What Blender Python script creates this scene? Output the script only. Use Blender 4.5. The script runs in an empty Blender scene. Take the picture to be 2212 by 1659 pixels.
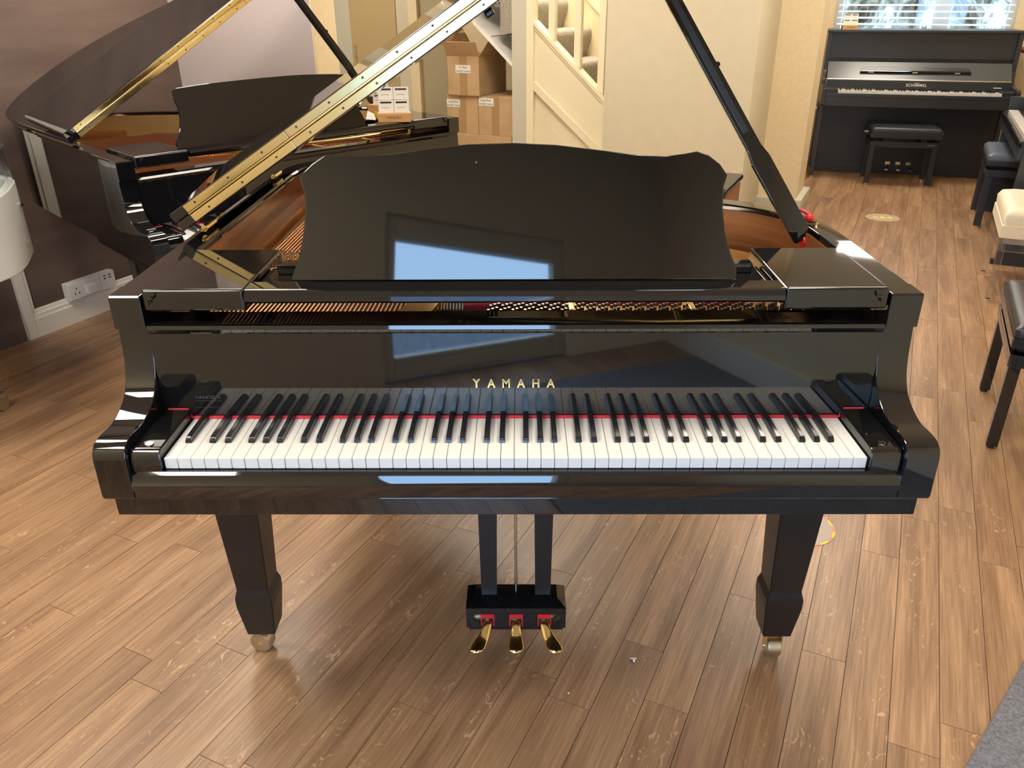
import bpy, bmesh, math, random
from mathutils import Matrix, Vector, Euler
random.seed(7)
PI = math.pi
sc = bpy.context.scene
COL = sc.collection

# ------------------------------------------------------------------ camera
CAM = Vector((.0099, -1.1907, 1.46)); FPX, PITCH, ROLL, YAW = 1725.13, .4544, -.0066, -.0106
cam_d = bpy.data.cameras.new('camera'); cam = bpy.data.objects.new('camera', cam_d); COL.objects.link(cam)
cam_d.sensor_width = 36; cam_d.sensor_fit = 'HORIZONTAL'; cam_d.lens = FPX / 2212 * 36; cam_d.clip_start = .02
cam.matrix_world = Matrix.Translation(CAM) @ Matrix.Rotation(-YAW, 4, 'Z') @ Matrix.Rotation(PI/2 - PITCH, 4, 'X') @ Matrix.Rotation(ROLL, 4, 'Z')
sc.camera = cam
# ------------------------------------------------------------------ sky, exposure
W = bpy.data.worlds.new('sky'); sc.world = W; W.use_nodes = True
bgn = W.node_tree.nodes['Background']; bgn.inputs[0].default_value = (.42, .66, 1, 1); bgn.inputs[1].default_value = 5.8
sc.view_settings.view_transform = 'Standard'; sc.view_settings.look = 'None'
sc.view_settings.exposure = 1.15; sc.view_settings.gamma = 1; sc.view_settings.use_curve_mapping = False
PANEL = 15.0                      # ceiling light panels, warm white
ROOM = -math.radians(25)          # the building is turned 25 degrees to the near piano
def RS(r, s, z=0): return Vector((.9063*r + .4226*s, -.4226*r + .9063*s, z))
# sky portals in the glass door and the far window
def portal(r, s, z, w, h, flip):
    l = bpy.data.lights.new('sky_portal', 'AREA'); l.shape = 'RECTANGLE'; l.size = w; l.size_y = h
    l.cycles.is_portal = True
    o = bpy.data.objects.new('sky_portal', l); COL.objects.link(o)
    o.location = RS(r, s, z); o.rotation_euler = Euler((PI/2 if not flip else -PI/2, 0, ROOM))
portal(.685, -1.98, 1.0, .85, 1.8, True)
portal(.44, 7.47, 1.6, 1.45, 1.1, False)

def ray(px, py):
    u, v = px - 1106, py - 829.5; cr, sr = math.cos(ROLL), math.sin(ROLL)
    u, v = u*cr + v*sr, -u*sr + v*cr
    x, up = u/FPX, -v/FPX; cp, sp = math.cos(PITCH), math.sin(PITCH); cw, sw = math.cos(YAW), math.sin(YAW)
    y, z = cp + up*sp, -sp + up*cp
    return Vector((x*cw + y*sw, -x*sw + y*cw, z))
def pz(px, py, z=0): d = ray(px, py); return CAM + d*((z - CAM.z)/d.z)

# ------------------------------------------------------------------ materials
MATS = {}
def mat(name, col, rough=.5, metal=0, **k):
    m = bpy.data.materials.new(name); m.use_nodes = True; p = m.node_tree.nodes['Principled BSDF']
    p.inputs['Base Color'].default_value = (*col, 1); p.inputs['Roughness'].default_value = rough; p.inputs['Metallic'].default_value = metal
    for a, b in k.items():
        p.inputs[a.replace('_', ' ')].default_value = b
    MATS[name] = m; return m
def nodes(m): return m.node_tree.nodes, m.node_tree.links
def noise_tint(m, c1, c2, scale=(8, 8, 8), coord='Object', lo=.35, hi=.65, detail=4, bump=0, rnd=False, dist=0):
    n, l = nodes(m); p = n['Principled BSDF']
    tc = n.new('ShaderNodeTexCoord'); mp = n.new('ShaderNodeMapping'); mp.inputs['Scale'].default_value = scale
    nz = n.new('ShaderNodeTexNoise'); nz.inputs['Detail'].default_value = detail; nz.inputs['Scale'].default_value = 1; nz.inputs['Distortion'].default_value = dist
    l.new(tc.outputs[coord], mp.inputs[0]); l.new(mp.outputs[0], nz.inputs['Vector'])
    cr = n.new('ShaderNodeValToRGB'); cr.color_ramp.elements[0].position = lo; cr.color_ramp.elements[1].position = hi
    cr.color_ramp.elements[0].color = (*c1, 1); cr.color_ramp.elements[1].color = (*c2, 1)
    l.new(nz.outputs[0], cr.inputs[0]); l.new(cr.outputs[0], p.inputs['Base Color'])
    if bump:
        b = n.new('ShaderNodeBump'); b.inputs['Strength'].default_value = bump; b.inputs['Distance'].default_value = .01
        l.new(nz.outputs[0], b.inputs['Height']); l.new(b.outputs[0], p.inputs['Normal'])
    return m
mat('gloss', (.006, .006, .007), .03, IOR=1.72)
mat('satin', (.012, .011, .011), .32)
mat('ebony', (.012, .013, .016), .22)
mat('ivory', (.80, .79, .76), .18)
mat('brass', (.86, .68, .30), .14, 1)
mat('brasshinge', (.90, .74, .38), .22, 1)
mat('gold', (.80, .58, .22), .3, 1)
mat('chrome', (.75, .74, .70), .15, 1)
mat('steelwheel', (.62, .59, .50), .32, 1)
mat('screw', (.10, .085, .05), .4, .6)
mat('redfelt', (.70, .045, .07), .9)
mat('red', (.65, .015, .02), .5)
mat('copper', (.80, .38, .20), .28, 1)
mat('steelwire', (.55, .50, .44), .3, 1)
noise_tint(mat('bronze', (.6, .36, .12), .35, .8), (.50, .27, .08), (.68, .42, .16), (6, 6, 6))
noise_tint(mat('rimwood', (.3, .1, .03), .3), (.15, .050, .017), (.34, .135, .048), (3, 3, 55), 'Object', .3, .7, 5)
noise_tint(mat('ledgewood', (.5, .2, .06), .35), (.46, .17, .045), (.56, .22, .06), (3, 3, 40))
noise_tint(mat('goldwood', (.6, .36, .1), .4), (.70, .46, .15), (.82, .58, .24), (4, 4, 4))
mat('white', (.80, .77, .68), .45)
mat('gloss_white', (.85, .84, .80), .2)
mat('paper', (.85, .84, .80), .7)
mat('ink', (.03, .03, .03), .7)
mat('grey_ink', (.35, .34, .33), .7)
noise_tint(mat('cream', (.8, .68, .45), .75), (.76, .63, .40), (.80, .67, .43), (30, 30, 30), bump=.12)
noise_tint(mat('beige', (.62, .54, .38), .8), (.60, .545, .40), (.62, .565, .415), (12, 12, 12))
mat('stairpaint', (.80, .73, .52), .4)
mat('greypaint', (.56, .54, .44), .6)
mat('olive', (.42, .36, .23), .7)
mat('doorpaint', (.47, .36, .18), .5)
mat('lilac', (.50, .43, .42), .8)
noise_tint(mat('brownwall', (.1, .07, .06), .75), (.085, .056, .048), (.155, .105, .085), (1.2, 1.2, 9), lo=.3, hi=.7, detail=5)
mat('ceilingwhite', (.82, .79, .72), .9)
noise_tint(mat('card', (.5, .3, .14), .8), (.47, .32, .165), (.56, .39, .21), (6, 6, 6))
noise_tint(mat('cardside', (.32, .2, .1), .8), (.42, .26, .12), (.48, .31, .15), (6, 6, 6))
mat('tape', (.40, .26, .12), .25)
noise_tint(mat('stepcarpet', (.3, .26, .2), .95), (.20, .18, .145), (.54, .49, .41), (140, 140, 140), lo=.3, hi=.7, bump=.6)
noise_tint(mat('carpet', (.15, .16, .19), .95), (.12, .125, .15), (.25, .26, .29), (160, 160, 160), lo=.3, hi=.7, bump=.7)
noise_tint(mat('holderwood', (.6, .33, .12), .5), (.55, .29, .11), (.66, .38, .16), (4, 4, 60))
mat('leather', (.022, .024, .030), .38)
mat('greyleather', (.10, .12, .16), .4)
mat('creamleather', (.82, .76, .60), .4)
mat('matteblack', (.020, .020, .022), .35)
mat('upright', (.030, .033, .038), .30)
mat('upright_sheen', (.075, .078, .082), .28)  # lightened upright black: sheen of the upturned panel put into the colour
mat('acrylic_white', (.80, .80, .78), .25, Transmission_Weight=.0)
mat('asphalt', (.22, .23, .25), .9); noise_tint(MATS['asphalt'], (.14, .15, .17), (.30, .31, .33), (40, 40, 40))
noise_tint(mat('hedge', (.05, .09, .03), .8), (.13, .11, .07), (.62, .54, .42), (9, 9, 9), lo=.38, hi=.68, detail=8, bump=1)
mat('sock', (.78, .77, .74), .4)
mat('redwood', (.30, .06, .03), .35)
mat('yellow', (.80, .66, .02), .6)
mat('pinkred', (.80, .25, .22), .6)
mat('stickergrey', (.45, .38, .33), .5)
mat('faint', (.075, .08, .09), .5)
mat('pins', (.50, .42, .30), .35, 1)
mat('shade_black', (.012, .011, .010), .9)  # near-black for the painted shade below the piano strings
mat('dirt', (.05, .03, .02), .8)
def glassy(name, tint, refl=.12):
    m = bpy.data.materials.new(name); m.use_nodes = True; n, l = nodes(m); n.clear()
    o = n.new('ShaderNodeOutputMaterial'); mx = n.new('ShaderNodeMixShader'); t = n.new('ShaderNodeBsdfTransparent'); g = n.new('ShaderNodeBsdfGlossy')
    lw = n.new('ShaderNodeLayerWeight'); pw = n.new('ShaderNodeMath'); pw.operation = 'POWER'; pw.inputs[1].default_value = 4
    f = n.new('ShaderNodeMath'); f.operation = 'MULTIPLY_ADD'; f.inputs[1].default_value = .8; f.inputs[2].default_value = .05
    lw.inputs[0].default_value = .5; l.new(lw.outputs['Facing'], pw.inputs[0]); l.new(pw.outputs[0], f.inputs[0])
    t.inputs[0].default_value = (*tint, 1); g.inputs['Roughness'].default_value = .02
    l.new(f.outputs[0], mx.inputs[0]); l.new(t.outputs[0], mx.inputs[1]); l.new(g.outputs[0], mx.inputs[2]); l.new(mx.outputs[0], o.inputs[0])
    MATS[name] = m
glassy('glass', (.95, .97, .98)); glassy('clear', (.93, .96, .98))
def emis(name, col, st):
    m = bpy.data.materials.new(name); m.use_nodes = True; p = m.node_tree.nodes['Principled BSDF']
    p.inputs['Emission Color'].default_value = (*col, 1); p.inputs['Emission Strength'].default_value = st; MATS[name] = m
emis('lamp', (1, .90, .76), PANEL)
def floor_material():
    m = mat('plank', (.4, .22, .1), .36); n, l = nodes(m); p = n['Principled BSDF']
    uv = n.new('ShaderNodeUVMap'); oi = n.new('ShaderNodeObjectInfo'); at = n.new('ShaderNodeAttribute'); at.attribute_name = 'rnd'
    ad = n.new('ShaderNodeMath'); ad.operation = 'ADD'; l.new(oi.outputs['Random'], ad.inputs[0]); l.new(at.outputs['Fac'], ad.inputs[1])
    fr = n.new('ShaderNodeMath'); fr.operation = 'FRACT'; l.new(ad.outputs[0], fr.inputs[0])
    cb = n.new('ShaderNodeCombineXYZ'); mu = n.new('ShaderNodeMath'); mu.operation = 'MULTIPLY'; mu.inputs[1].default_value = 90
    l.new(fr.outputs[0], mu.inputs[0]); l.new(mu.outputs[0], cb.inputs[0]); l.new(mu.outputs[0], cb.inputs[1]); l.new(mu.outputs[0], cb.inputs[2])
    va = n.new('ShaderNodeVectorMath'); va.operation = 'ADD'; l.new(uv.outputs[0], va.inputs[0]); l.new(cb.outputs[0], va.inputs[1])
    def nz(scale, detail, dist, rough=.55):
        mp = n.new('ShaderNodeMapping'); mp.inputs['Scale'].default_value = scale; l.new(va.outputs[0], mp.inputs[0])
        t = n.new('ShaderNodeTexNoise'); t.inputs['Scale'].default_value = 1; t.inputs['Detail'].default_value = detail; t.inputs['Distortion'].default_value = dist; t.inputs['Roughness'].default_value = rough
        l.new(mp.outputs[0], t.inputs['Vector']); return t.outputs[0]
    def ramp(src, a, ca, b, cb_):
        r = n.new('ShaderNodeValToRGB'); r.color_ramp.elements[0].position = a; r.color_ramp.elements[1].position = b
        r.color_ramp.elements[0].color = (*ca, 1); r.color_ramp.elements[1].color = (*cb_, 1); l.new(src, r.inputs[0]); return r.outputs[0]
    def mix(fac, a, b, mode='MIX'):
        x = n.new('ShaderNodeMix'); x.data_type = 'RGBA'; x.blend_type = mode
        if isinstance(fac, float): x.inputs[0].default_value = fac
        else: l.new(fac, x.inputs[0])
        for s, v in ((6, a), (7, b)):
            if isinstance(v, tuple): x.inputs[s].default_value = (*v, 1)
            else: l.new(v, x.inputs[s])
        return x.outputs[2]
    base = ramp(nz((16, 1.6, 1), 5, .6), .32, (.27, .156, .088), .70, (.50, .318, .188))
    grain = ramp(nz((190, 5, 1), 4, .5), .35, (.74, .70, .66), .62, (1.08, 1.06, 1.04))
    c = mix(1.0, base, grain, 'MULTIPLY')
    pb = ramp(fr.outputs[0], 0, (.90, .89, .88), 1, (1.06, 1.05, 1.03)); c = mix(1.0, c, pb, 'MULTIPLY')
    fleck = ramp(nz((34, 15, 1), 1.5, 3.2), .610, (0, 0, 0), .70, (.75, .75, .75)); fm = ramp(nz((9, 3, 1), 2, .3), .52, (0, 0, 0), .62, (1, 1, 1))
    fk = mix(1.0, fleck, fm, 'MULTIPLY'); c = mix(fk, c, (.62, .41, .24))
    knot = ramp(nz((7, 2.2, 1), 3, 1.2), .69, (0, 0, 0), .78, (.65, .65, .65)); c = mix(knot, c, (.10, .055, .035))
    l.new(c, p.inputs['Base Color'])
    b = n.new('ShaderNodeBump'); b.inputs['Strength'].default_value = .12; b.inputs['Distance'].default_value = .002
    l.new(nz((190, 5, 1), 4, .5), b.inputs['Height']); l.new(b.outputs[0], p.inputs['Normal'])
floor_material()

# ------------------------------------------------------------------ mesh helpers
def bx(x0, x1, y0, y1, z0, z1, bev=0, seg=2, bm=None):
    t = bmesh.new(); bmesh.ops.create_cube(t, size=1)
    for v in t.verts: v.co = Vector(((x0+x1)/2 + v.co.x*(x1-x0), (y0+y1)/2 + v.co.y*(y1-y0), (z0+z1)/2 + v.co.z*(z1-z0)))
    if bev: bmesh.ops.bevel(t, geom=t.edges[:], offset=bev, segments=seg, affect='EDGES', profile=.5)
    return join(bm, t)
def join(bm, t, M=None):
    if M is not None: bmesh.ops.transform(t, matrix=M, verts=t.verts[:])
    if bm is None: return t
    me = bpy.data.meshes.new('tmp'); t.to_mesh(me); t.free(); bm.from_mesh(me); bpy.data.meshes.remove(me); return bm
def prism(pts, axis, a, b, bev=0, seg=2, bm=None):
    t = bmesh.new()
    def P(u, v, w): return {'x': (w, u, v), 'y': (u, w, v), 'z': (u, v, w)}[axis]
    A = [t.verts.new(P(u, v, a)) for u, v in pts]; B = [t.verts.new(P(u, v, b)) for u, v in pts]; n = len(pts)
    t.faces.new(A); t.faces.new(B[::-1])
    for i in range(n): t.faces.new((A[i], B[i], B[(i+1) % n], A[(i+1) % n]))
    bmesh.ops.recalc_face_normals(t, faces=t.faces[:])
    if bev:
        e = [e for e in t.edges if (e.verts[0] in A) == (e.verts[1] in A)]
        bmesh.ops.bevel(t, geom=e, offset=bev, segments=seg, affect='EDGES', profile=.5)
    return join(bm, t)
def frame_of(d):
    d = d.normalized(); a = Vector((0, 0, 1)) if abs(d.z) < .9 else Vector((1, 0, 0)); u = d.cross(a).normalized(); return u, d.cross(u)
def cyl(p0, p1, r0, r1=None, n=12, bm=None, cap=True):
    p0, p1 = Vector(p0), Vector(p1); r1 = r0 if r1 is None else r1; t = bmesh.new(); u, w = frame_of(p1-p0)
    A = [t.verts.new(p0 + (u*math.cos(2*PI*i/n) + w*math.sin(2*PI*i/n))*r0) for i in range(n)]
    B = [t.verts.new(p1 + (u*math.cos(2*PI*i/n) + w*math.sin(2*PI*i/n))*r1) for i in range(n)]
    for i in range(n): t.faces.new((A[i], B[i], B[(i+1) % n], A[(i+1) % n]))
    if cap: t.faces.new(A[::-1]); t.faces.new(B)
    bmesh.ops.recalc_face_normals(t, faces=t.faces[:])
    return join(bm, t)
def loft(rings, bm=None, cap=True, closed=True):
    t = bmesh.new(); R = [[t.verts.new(p) for p in r] for r in rings]; n = len(R[0])
    for a, b in zip(R, R[1:]):
        for i in range(n if closed else n-1): t.faces.new((a[i], b[i], b[(i+1) % n], a[(i+1) % n]))
    if cap: t.faces.new(R[0][::-1]); t.faces.new(R[-1])
    bmesh.ops.recalc_face_normals(t, faces=t.faces[:])
    return join(bm, t)
def tube(path, r, n=8, bm=None):
    path = [Vector(p) for p in path]; rings = []
    for i, p in enumerate(path):
        d = path[min(i+1, len(path)-1)] - path[max(i-1, 0)]; u, w = frame_of(d)
        rr = r[i] if isinstance(r, (list, tuple)) else r
        rings.append([p + (u*math.cos(2*PI*k/n) + w*math.sin(2*PI*k/n))*rr for k in range(n)])
    return loft(rings, bm)
def lathe(prof, c=(0, 0, 0), n=20, bm=None):
    c = Vector(c); return loft([[c + Vector((r*math.cos(2*PI*k/n), r*math.sin(2*PI*k/n), z)) for k in range(n)] for r, z in prof], bm)
def obj(name, bm, m, parent=None, smooth=None):
    me = bpy.data.meshes.new(name); bm.to_mesh(me); bm.free()
    if smooth:
        for p in me.polygons: p.use_smooth = True
        me.set_sharp_from_angle(angle=math.radians(smooth))
    me.materials.append(MATS[m] if isinstance(m, str) else m)
    o = bpy.data.objects.new(name, me); COL.objects.link(o)
    if smooth and len(me.polygons) < 4000:
        wn = o.modifiers.new('weighted_normal', 'WEIGHTED_NORMAL'); wn.mode = 'FACE_AREA'; wn.weight = 100; wn.keep_sharp = True
    if parent: o.parent = parent
    return o
def tag(o, label, cat, group=None, kind=None):
    o['label'] = label; o['category'] = cat
    if group: o['group'] = group
    if kind: o['kind'] = kind
    return o
def thing(name, label, cat, loc=(0, 0, 0), rz=0, group=None, kind=None):
    o = bpy.data.objects.new(name, None); COL.objects.link(o); o.location = loc; o.rotation_euler = (0, 0, rz); o.empty_display_size = .1
    return tag(o, label, cat, group, kind)
def copy_to(o, parent):
    c = o.copy(); COL.objects.link(c); c.parent = parent
    for ch in o.children: copy_to(ch, c)
    return c
def text(name, s, size, M, m, parent, ext=.0004, sx=1, spacing=1, align='CENTER', bold=0):
    cu = bpy.data.curves.new('t', 'FONT'); cu.body = s; cu.size = size; cu.extrude = ext; cu.align_x = align; cu.align_y = 'CENTER'; cu.space_character = spacing; cu.offset = bold
    t = bpy.data.objects.new('t', cu); COL.objects.link(t); dg = bpy.context.evaluated_depsgraph_get()
    me = bpy.data.meshes.new_from_object(t.evaluated_get(dg)); bpy.data.objects.remove(t); me.name = name
    me.transform(M @ Matrix.Diagonal((sx, 1, 1, 1))); me.materials.clear(); me.materials.append(MATS[m])
    o = bpy.data.objects.new(name, me); COL.objects.link(o); o.parent = parent; return o
FACE = Matrix.Rotation(PI/2, 4, 'X')         # text standing up, read from -Y
def at_room(o, r, s, z=0): o.location = RS(r, s, z); o.rotation_euler = (0, 0, ROOM); return o
def struct(name, bm, m, label, cat, smooth=None):
    o = obj(name, bm, m, None, smooth); o.rotation_euler = (0, 0, ROOM); return tag(o, label, cat, kind='structure')

# ------------------------------------------------------------------ the room
floor = struct('floor', bx(-5, 1.75, -2.0, 7.4, -.06, -.012), 'dirt', 'oak laminate plank floor running through the whole showroom', 'floor')
def vis(r, s):      # how large a plank shows: 0 when outside the frame or far behind
    p = RS(r, s) - CAM; cw, sw = math.cos(YAW), math.sin(YAW); x, y, z = p.x*cw - p.y*sw, p.x*sw + p.y*cw, p.z
    cp, sp = math.cos(PITCH), math.sin(PITCH); fw = y*cp - z*sp; up = y*sp + z*cp
    if fw < .2: return 0
    u, v = FPX*x/fw, -FPX*up/fw
    if abs(u) > 1106+260 or abs(v) > 829.5+200: return .001/fw
    return 1/fw**2 * (.25 if (-860 < u < 860 and -500 < v < 280) else 1)
PW, PL = .1022, .92
pk = []
for k in range(-33, 15):
    r0 = .3085 + PW*k
    s = -2.0 - random.random()*PL
    while s < 7.4:
        a, b = max(s, -1.9), min(s + PL, 7.4); ra = max(r0, -3.07)
        if b - a > .03 and not (r0 < -2.2 and False): pk.append((r0, a, b))
        s += PL
pk.sort(key=lambda q: -max(vis(q[0]+PW/2, q[1]+.1), vis(q[0]+PW/2, (q[1]+q[2])/2), vis(q[0]+PW/2, q[2]-.1)))
def plank_mesh(bmx, r0, a, b, val=None, lay=None, uvl=None):
    g = .0007
    t = bx(r0+g, r0+PW-g, a+g, b-g, -.012, 0)
    return t
def plank_uv(me, ox, oy):
    uvl = me.uv_layers.new(name='uv')
    for p in me.polygons:
        for li in p.loop_indices:
            co = me.vertices[me.loops[li].vertex_index].co; uvl.data[li].uv = (co.x - ox, co.y - oy)
shared = None
for i, (r0, a, b) in enumerate(pk[:300]):
    full = abs((b-a) - PL) < 1e-4
    if full and shared is not None: me = shared
    else:
        t = bx(-PW/2+.0007, PW/2-.0007, -(b-a)/2+.0007, (b-a)/2-.0007, -.012, 0)
        me = bpy.data.meshes.new('plank'); t.to_mesh(me); t.free(); plank_uv(me, 0, 0); me.materials.append(MATS['plank'])
        if full: shared = me
    o = bpy.data.objects.new('plank', me); COL.objects.link(o); o.parent = floor; o.location = (r0+PW/2, (a+b)/2, 0)
t = bmesh.new(); vals = []
for r0, a, b in pk[300:]:
    t = bx(r0+.0007, r0+PW-.0007, a+.0007, b-.0007, -.012, 0, bm=t); vals += [random.random()]*6
me = bpy.data.meshes.new('far_planks'); t.to_mesh(me); t.free(); plank_uv(me, 0, 0)
at = me.attributes.new('rnd', 'FLOAT', 'FACE'); at.data.foreach_set('value', vals); me.materials.append(MATS['plank'])
fp = bpy.data.objects.new('far_planks', me); COL.objects.link(fp); fp.parent = floor; fp['kind'] = 'stuff'

struct('ceiling', bx(-5, 1.85, -2.0, 7.5, 2.5, 2.6), 'ceilingwhite', 'white flat ceiling above the showroom', 'ceiling')
struct('wall_left', bx(-3.17, -3.07, -2.0, 2.3, 0, 2.5), 'brownwall', 'brown streaked wall on the left behind the rear grand piano', 'wall')
struct('wall_partition', bx(-3.17, -2.16, 2.3, 2.47, 0, 2.5), 'lilac', 'lilac grey wall panel behind the rear grand piano', 'wall')
struct('wall_partition_end', bx(-2.16, -2.145, 2.298, 2.472, 0, 2.5), 'cream', 'narrow cream wall end beside the lilac wall', 'wall')
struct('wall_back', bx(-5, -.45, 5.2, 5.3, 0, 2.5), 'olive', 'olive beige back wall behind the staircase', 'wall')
struct('wall_recess', bx(-5.1, -5, 2.3, 5.3, 0, 2.5), 'beige', 'beige side wall of the recess behind the lilac wall', 'wall')
struct('wall_recess_front', bx(-5, -3.17, 2.3, 2.4, 0, 2.5), 'beige', 'hidden beige wall closing the recess', 'wall')
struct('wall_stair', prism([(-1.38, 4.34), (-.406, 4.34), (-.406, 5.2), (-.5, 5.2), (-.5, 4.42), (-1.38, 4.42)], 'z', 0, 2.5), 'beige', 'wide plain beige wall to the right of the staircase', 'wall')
struct('wall_pillar', bx(-.406, -.13, 5.1, 5.5, 0, 2.5), 'cream', 'cream textured pillar between the two rooms', 'wall')
struct('wall_side', bx(-.9, -.406, 5.3, 5.5, 0, 2.5), 'cream', 'wall joining the pillar to the far room', 'wall')
struct('wall_far_left', bx(-1.0, -.9, 5.5, 7.5, 0, 2.5), 'cream', 'left wall of the far room behind the pillar', 'wall')
struct('wall_right', bx(1.75, 1.85, -2.0, 7.5, 0, 2.5), 'cream', 'cream wall along the right side', 'wall')
t = bx(-1.0, -.27, 7.4, 7.5, 0, 2.5); bx(1.16, 1.75, 7.4, 7.5, 0, 2.5, bm=t); bx(-.27, 1.16, 7.4, 7.5, 0, 1.05, bm=t); bx(-.27, 1.16, 7.4, 7.5, 2.15, 2.5, bm=t)
struct('wall_window', t, 'cream', 'cream wall around the far window', 'wall')
t = bx(-3.17, .22, -2.0, -1.9, 0, 2.5); bx(1.15, 1.75, -2.0, -1.9, 0, 2.5, bm=t); bx(.22, 1.15, -2.0, -1.9, 1.95, 2.5, bm=t)
struct('wall_front', t, 'beige', 'beige front wall around the glazed shop door', 'wall')
# skirtings and trim
def skirt(name, r0, r1, s0, s1, side, label):
    return struct(name, bx(r0, r1, s0, s1, 0, .125, .004), 'white', label, 'skirting', 40)
sk = thing('baseboard_left', 'cream moulded skirting along the brown left wall', 'skirting', (0, 0, 0), ROOM, kind='structure')
obj('board', prism([(-3.07, 0), (-3.048, 0), (-3.048, .088), (-3.052, .094), (-3.07, .094)], 'y', 1.092, 2.3), 'white', sk)
obj('moulding', prism([(-3.07, .094), (-3.054, .094), (-3.054, .108), (-3.060, .113), (-3.064, .128), (-3.07, .130)], 'y', 1.092, 2.3), 'white', sk)
tr = thing('trim_1', 'cream vertical moulding board rising from the skirting', 'trim', (0, 0, 0), ROOM, kind='structure')
obj('board', bx(-3.07, -3.045, 1.092, 1.135, 0, 2.1, .003), 'white', tr); obj('moulding', bx(-3.07, -3.052, 1.135, 1.155, .13, 2.1, .004), 'white', tr)
struct('baseboard_pillar', bx(-.42, -.085, 5.06, 5.56, 0, .10, .012), 'greypaint', 'pale grey plinth around the foot of the cream pillar', 'skirting', 40)
struct('baseboard_front', bx(1.15, 1.75, -1.9, -1.88, 0, .14, .004), 'white', 'skirting of the front wall right of the glazed door', 'skirting', 40)
struct('baseboard_right', bx(1.73, 1.75, -1.88, 7.4, 0, .14, .004), 'white', 'skirting along the right wall', 'skirting', 40)

# glazed shop door behind the photographer
d = thing('door_1', 'glazed shop door in the front wall with a low bottom rail', 'door', (0, 0, 0), ROOM, kind='structure')
t = bx(.22, .275, -1.98, -1.92, 0, 1.95, .004); bx(1.095, 1.15, -1.98, -1.92, 0, 1.95, .004, bm=t); bx(.275, 1.095, -1.98, -1.92, 1.84, 1.95, .004, bm=t)
obj('frame', t, 'greypaint', d, 40); obj('bottom_rail', bx(.275, 1.095, -1.975, -1.925, 0, .105, .004), 'greypaint', d, 40)
obj('rail_panel', bx(.50, .82, -1.925, -1.918, .025, .085, .003), 'greypaint', d, 40)
obj('sill_strip', bx(.275, 1.095, -1.93, -1.915, .105, .117, .002), 'gloss_white', d)
obj('pane', bx(.275, 1.095, -1.953, -1.947, .117, 1.84), 'glass', d)
o = obj('pavement', bx(-8, 9, -14, -2.0, -.12, -.03), 'asphalt'); o.rotation_euler = (0, 0, ROOM); tag(o, 'grey pavement outside the glazed shop door', 'pavement', kind='structure')

# far window with blind
w = thing('window_1', 'white framed window of the far room above the upright piano', 'window', (0, 0, 0), ROOM, kind='structure')
t = bx(-.27, -.21, 7.41, 7.48, 1.05, 2.15, .004); bx(1.10, 1.16, 7.41, 7.48, 1.05, 2.15, .004, bm=t); bx(-.21, 1.10, 7.41, 7.48, 1.05, 1.11, .004, bm=t); bx(-.21, 1.10, 7.41, 7.48, 2.09, 2.15, .004, bm=t)
obj('window_frame', t, 'gloss_white', w, 40); obj('mullion', bx(.535, .665, 7.42, 7.48, 1.11, 2.09, .004), 'gloss_white', w, 40)
obj('window_sill', bx(-.30, 1.19, 7.33, 7.41, 1.03, 1.055, .004), 'gloss_white', w, 40)
for a, b in ((-.21, .535), (.665, 1.10)): obj('pane', bx(a, b, 7.447, 7.452, 1.11, 2.09), 'glass', w)
bl = thing('venetian_blind', 'white slatted blind lowered over the far window', 'blind', RS(.445, 7.37, 0), ROOM)
for i in range(20):
    t = prism([(-.025, -.007), (0, .001), (.025, .005), (.025, .0068), (0, .0028), (-.025, -.0052)], 'x', -.69, .69)
    o = obj('slat', t, 'gloss_white', bl); o.location = (0, 0, 1.095 + i*.0515)
obj('bottom_bar', bx(-.69, .69, -.012, .012, 1.058, 1.070, .002), 'gloss_white', bl)
obj('head_rail', bx(-.70, .70, -.02, .014, 2.105, 2.145, .003), 'gloss_white', bl)
for x in (-.45, 0, .45): obj('cord', cyl((x, 0, 1.065), (x, 0, 2.11), .0014, n=6), 'gloss_white', bl)
t = bmesh.new(); N = 60
g = [[t.verts.new((-4 + 9*i/N, 10.0 + .45*math.sin(i*1.7)*math.cos(j*1.3) + random.uniform(-.25, .25), -.2 + 4.6*j/24)) for j in range(25)] for i in range(N+1)]
for i in range(N):
    for j in range(24): t.faces.new((g[i][j], g[i][j+1], g[i+1][j+1], g[i+1][j]))
gb = [t.verts.new(v.co + Vector((0, .8, 0))) for v in (g[0][0], g[N][0], g[N][24], g[0][24])]
o = obj('garden_hedge', t, 'hedge', None, 60); o.rotation_euler = (0, 0, ROOM); tag(o, 'overgrown green garden hedge seen through the far window', 'hedge', kind='stuff')

# recess door
d = thing('door_2', 'tan cupboard door with a short bar handle in the recess', 'door', RS(-3.775, 5.2), ROOM, kind='structure')
obj('leaf', bx(-.235, .235, -.035, 0, .02, 2.0, .004), 'doorpaint', d, 40)
hd = obj('handle', cyl((-.185, -.07, .955), (-.185, -.07, 1.075), .006, n=10), 'chrome', d, 60)
for z in (.975, 1.055): obj('handle_post', cyl((-.185, -.07, z), (-.185, -.034, z), .005, n=8), 'chrome', hd, 60)
struct('trim_2', bx(-4.2, -4.012, 5.175, 5.2, 0, 2.1, .003), 'greypaint', 'grey wall strip left of the tan cupboard door', 'trim')
struct('trim_3', bx(-3.538, -3.415, 5.17, 5.2, 0, 2.1, .003), 'beige', 'pale beige board right of the tan cupboard door', 'trim')
struct('trim_4', bx(-3.413, -3.325, 5.155, 5.2, 0, 2.1, .003), 'cream', 'cream upright frame board beside the cupboard door', 'trim')

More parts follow.
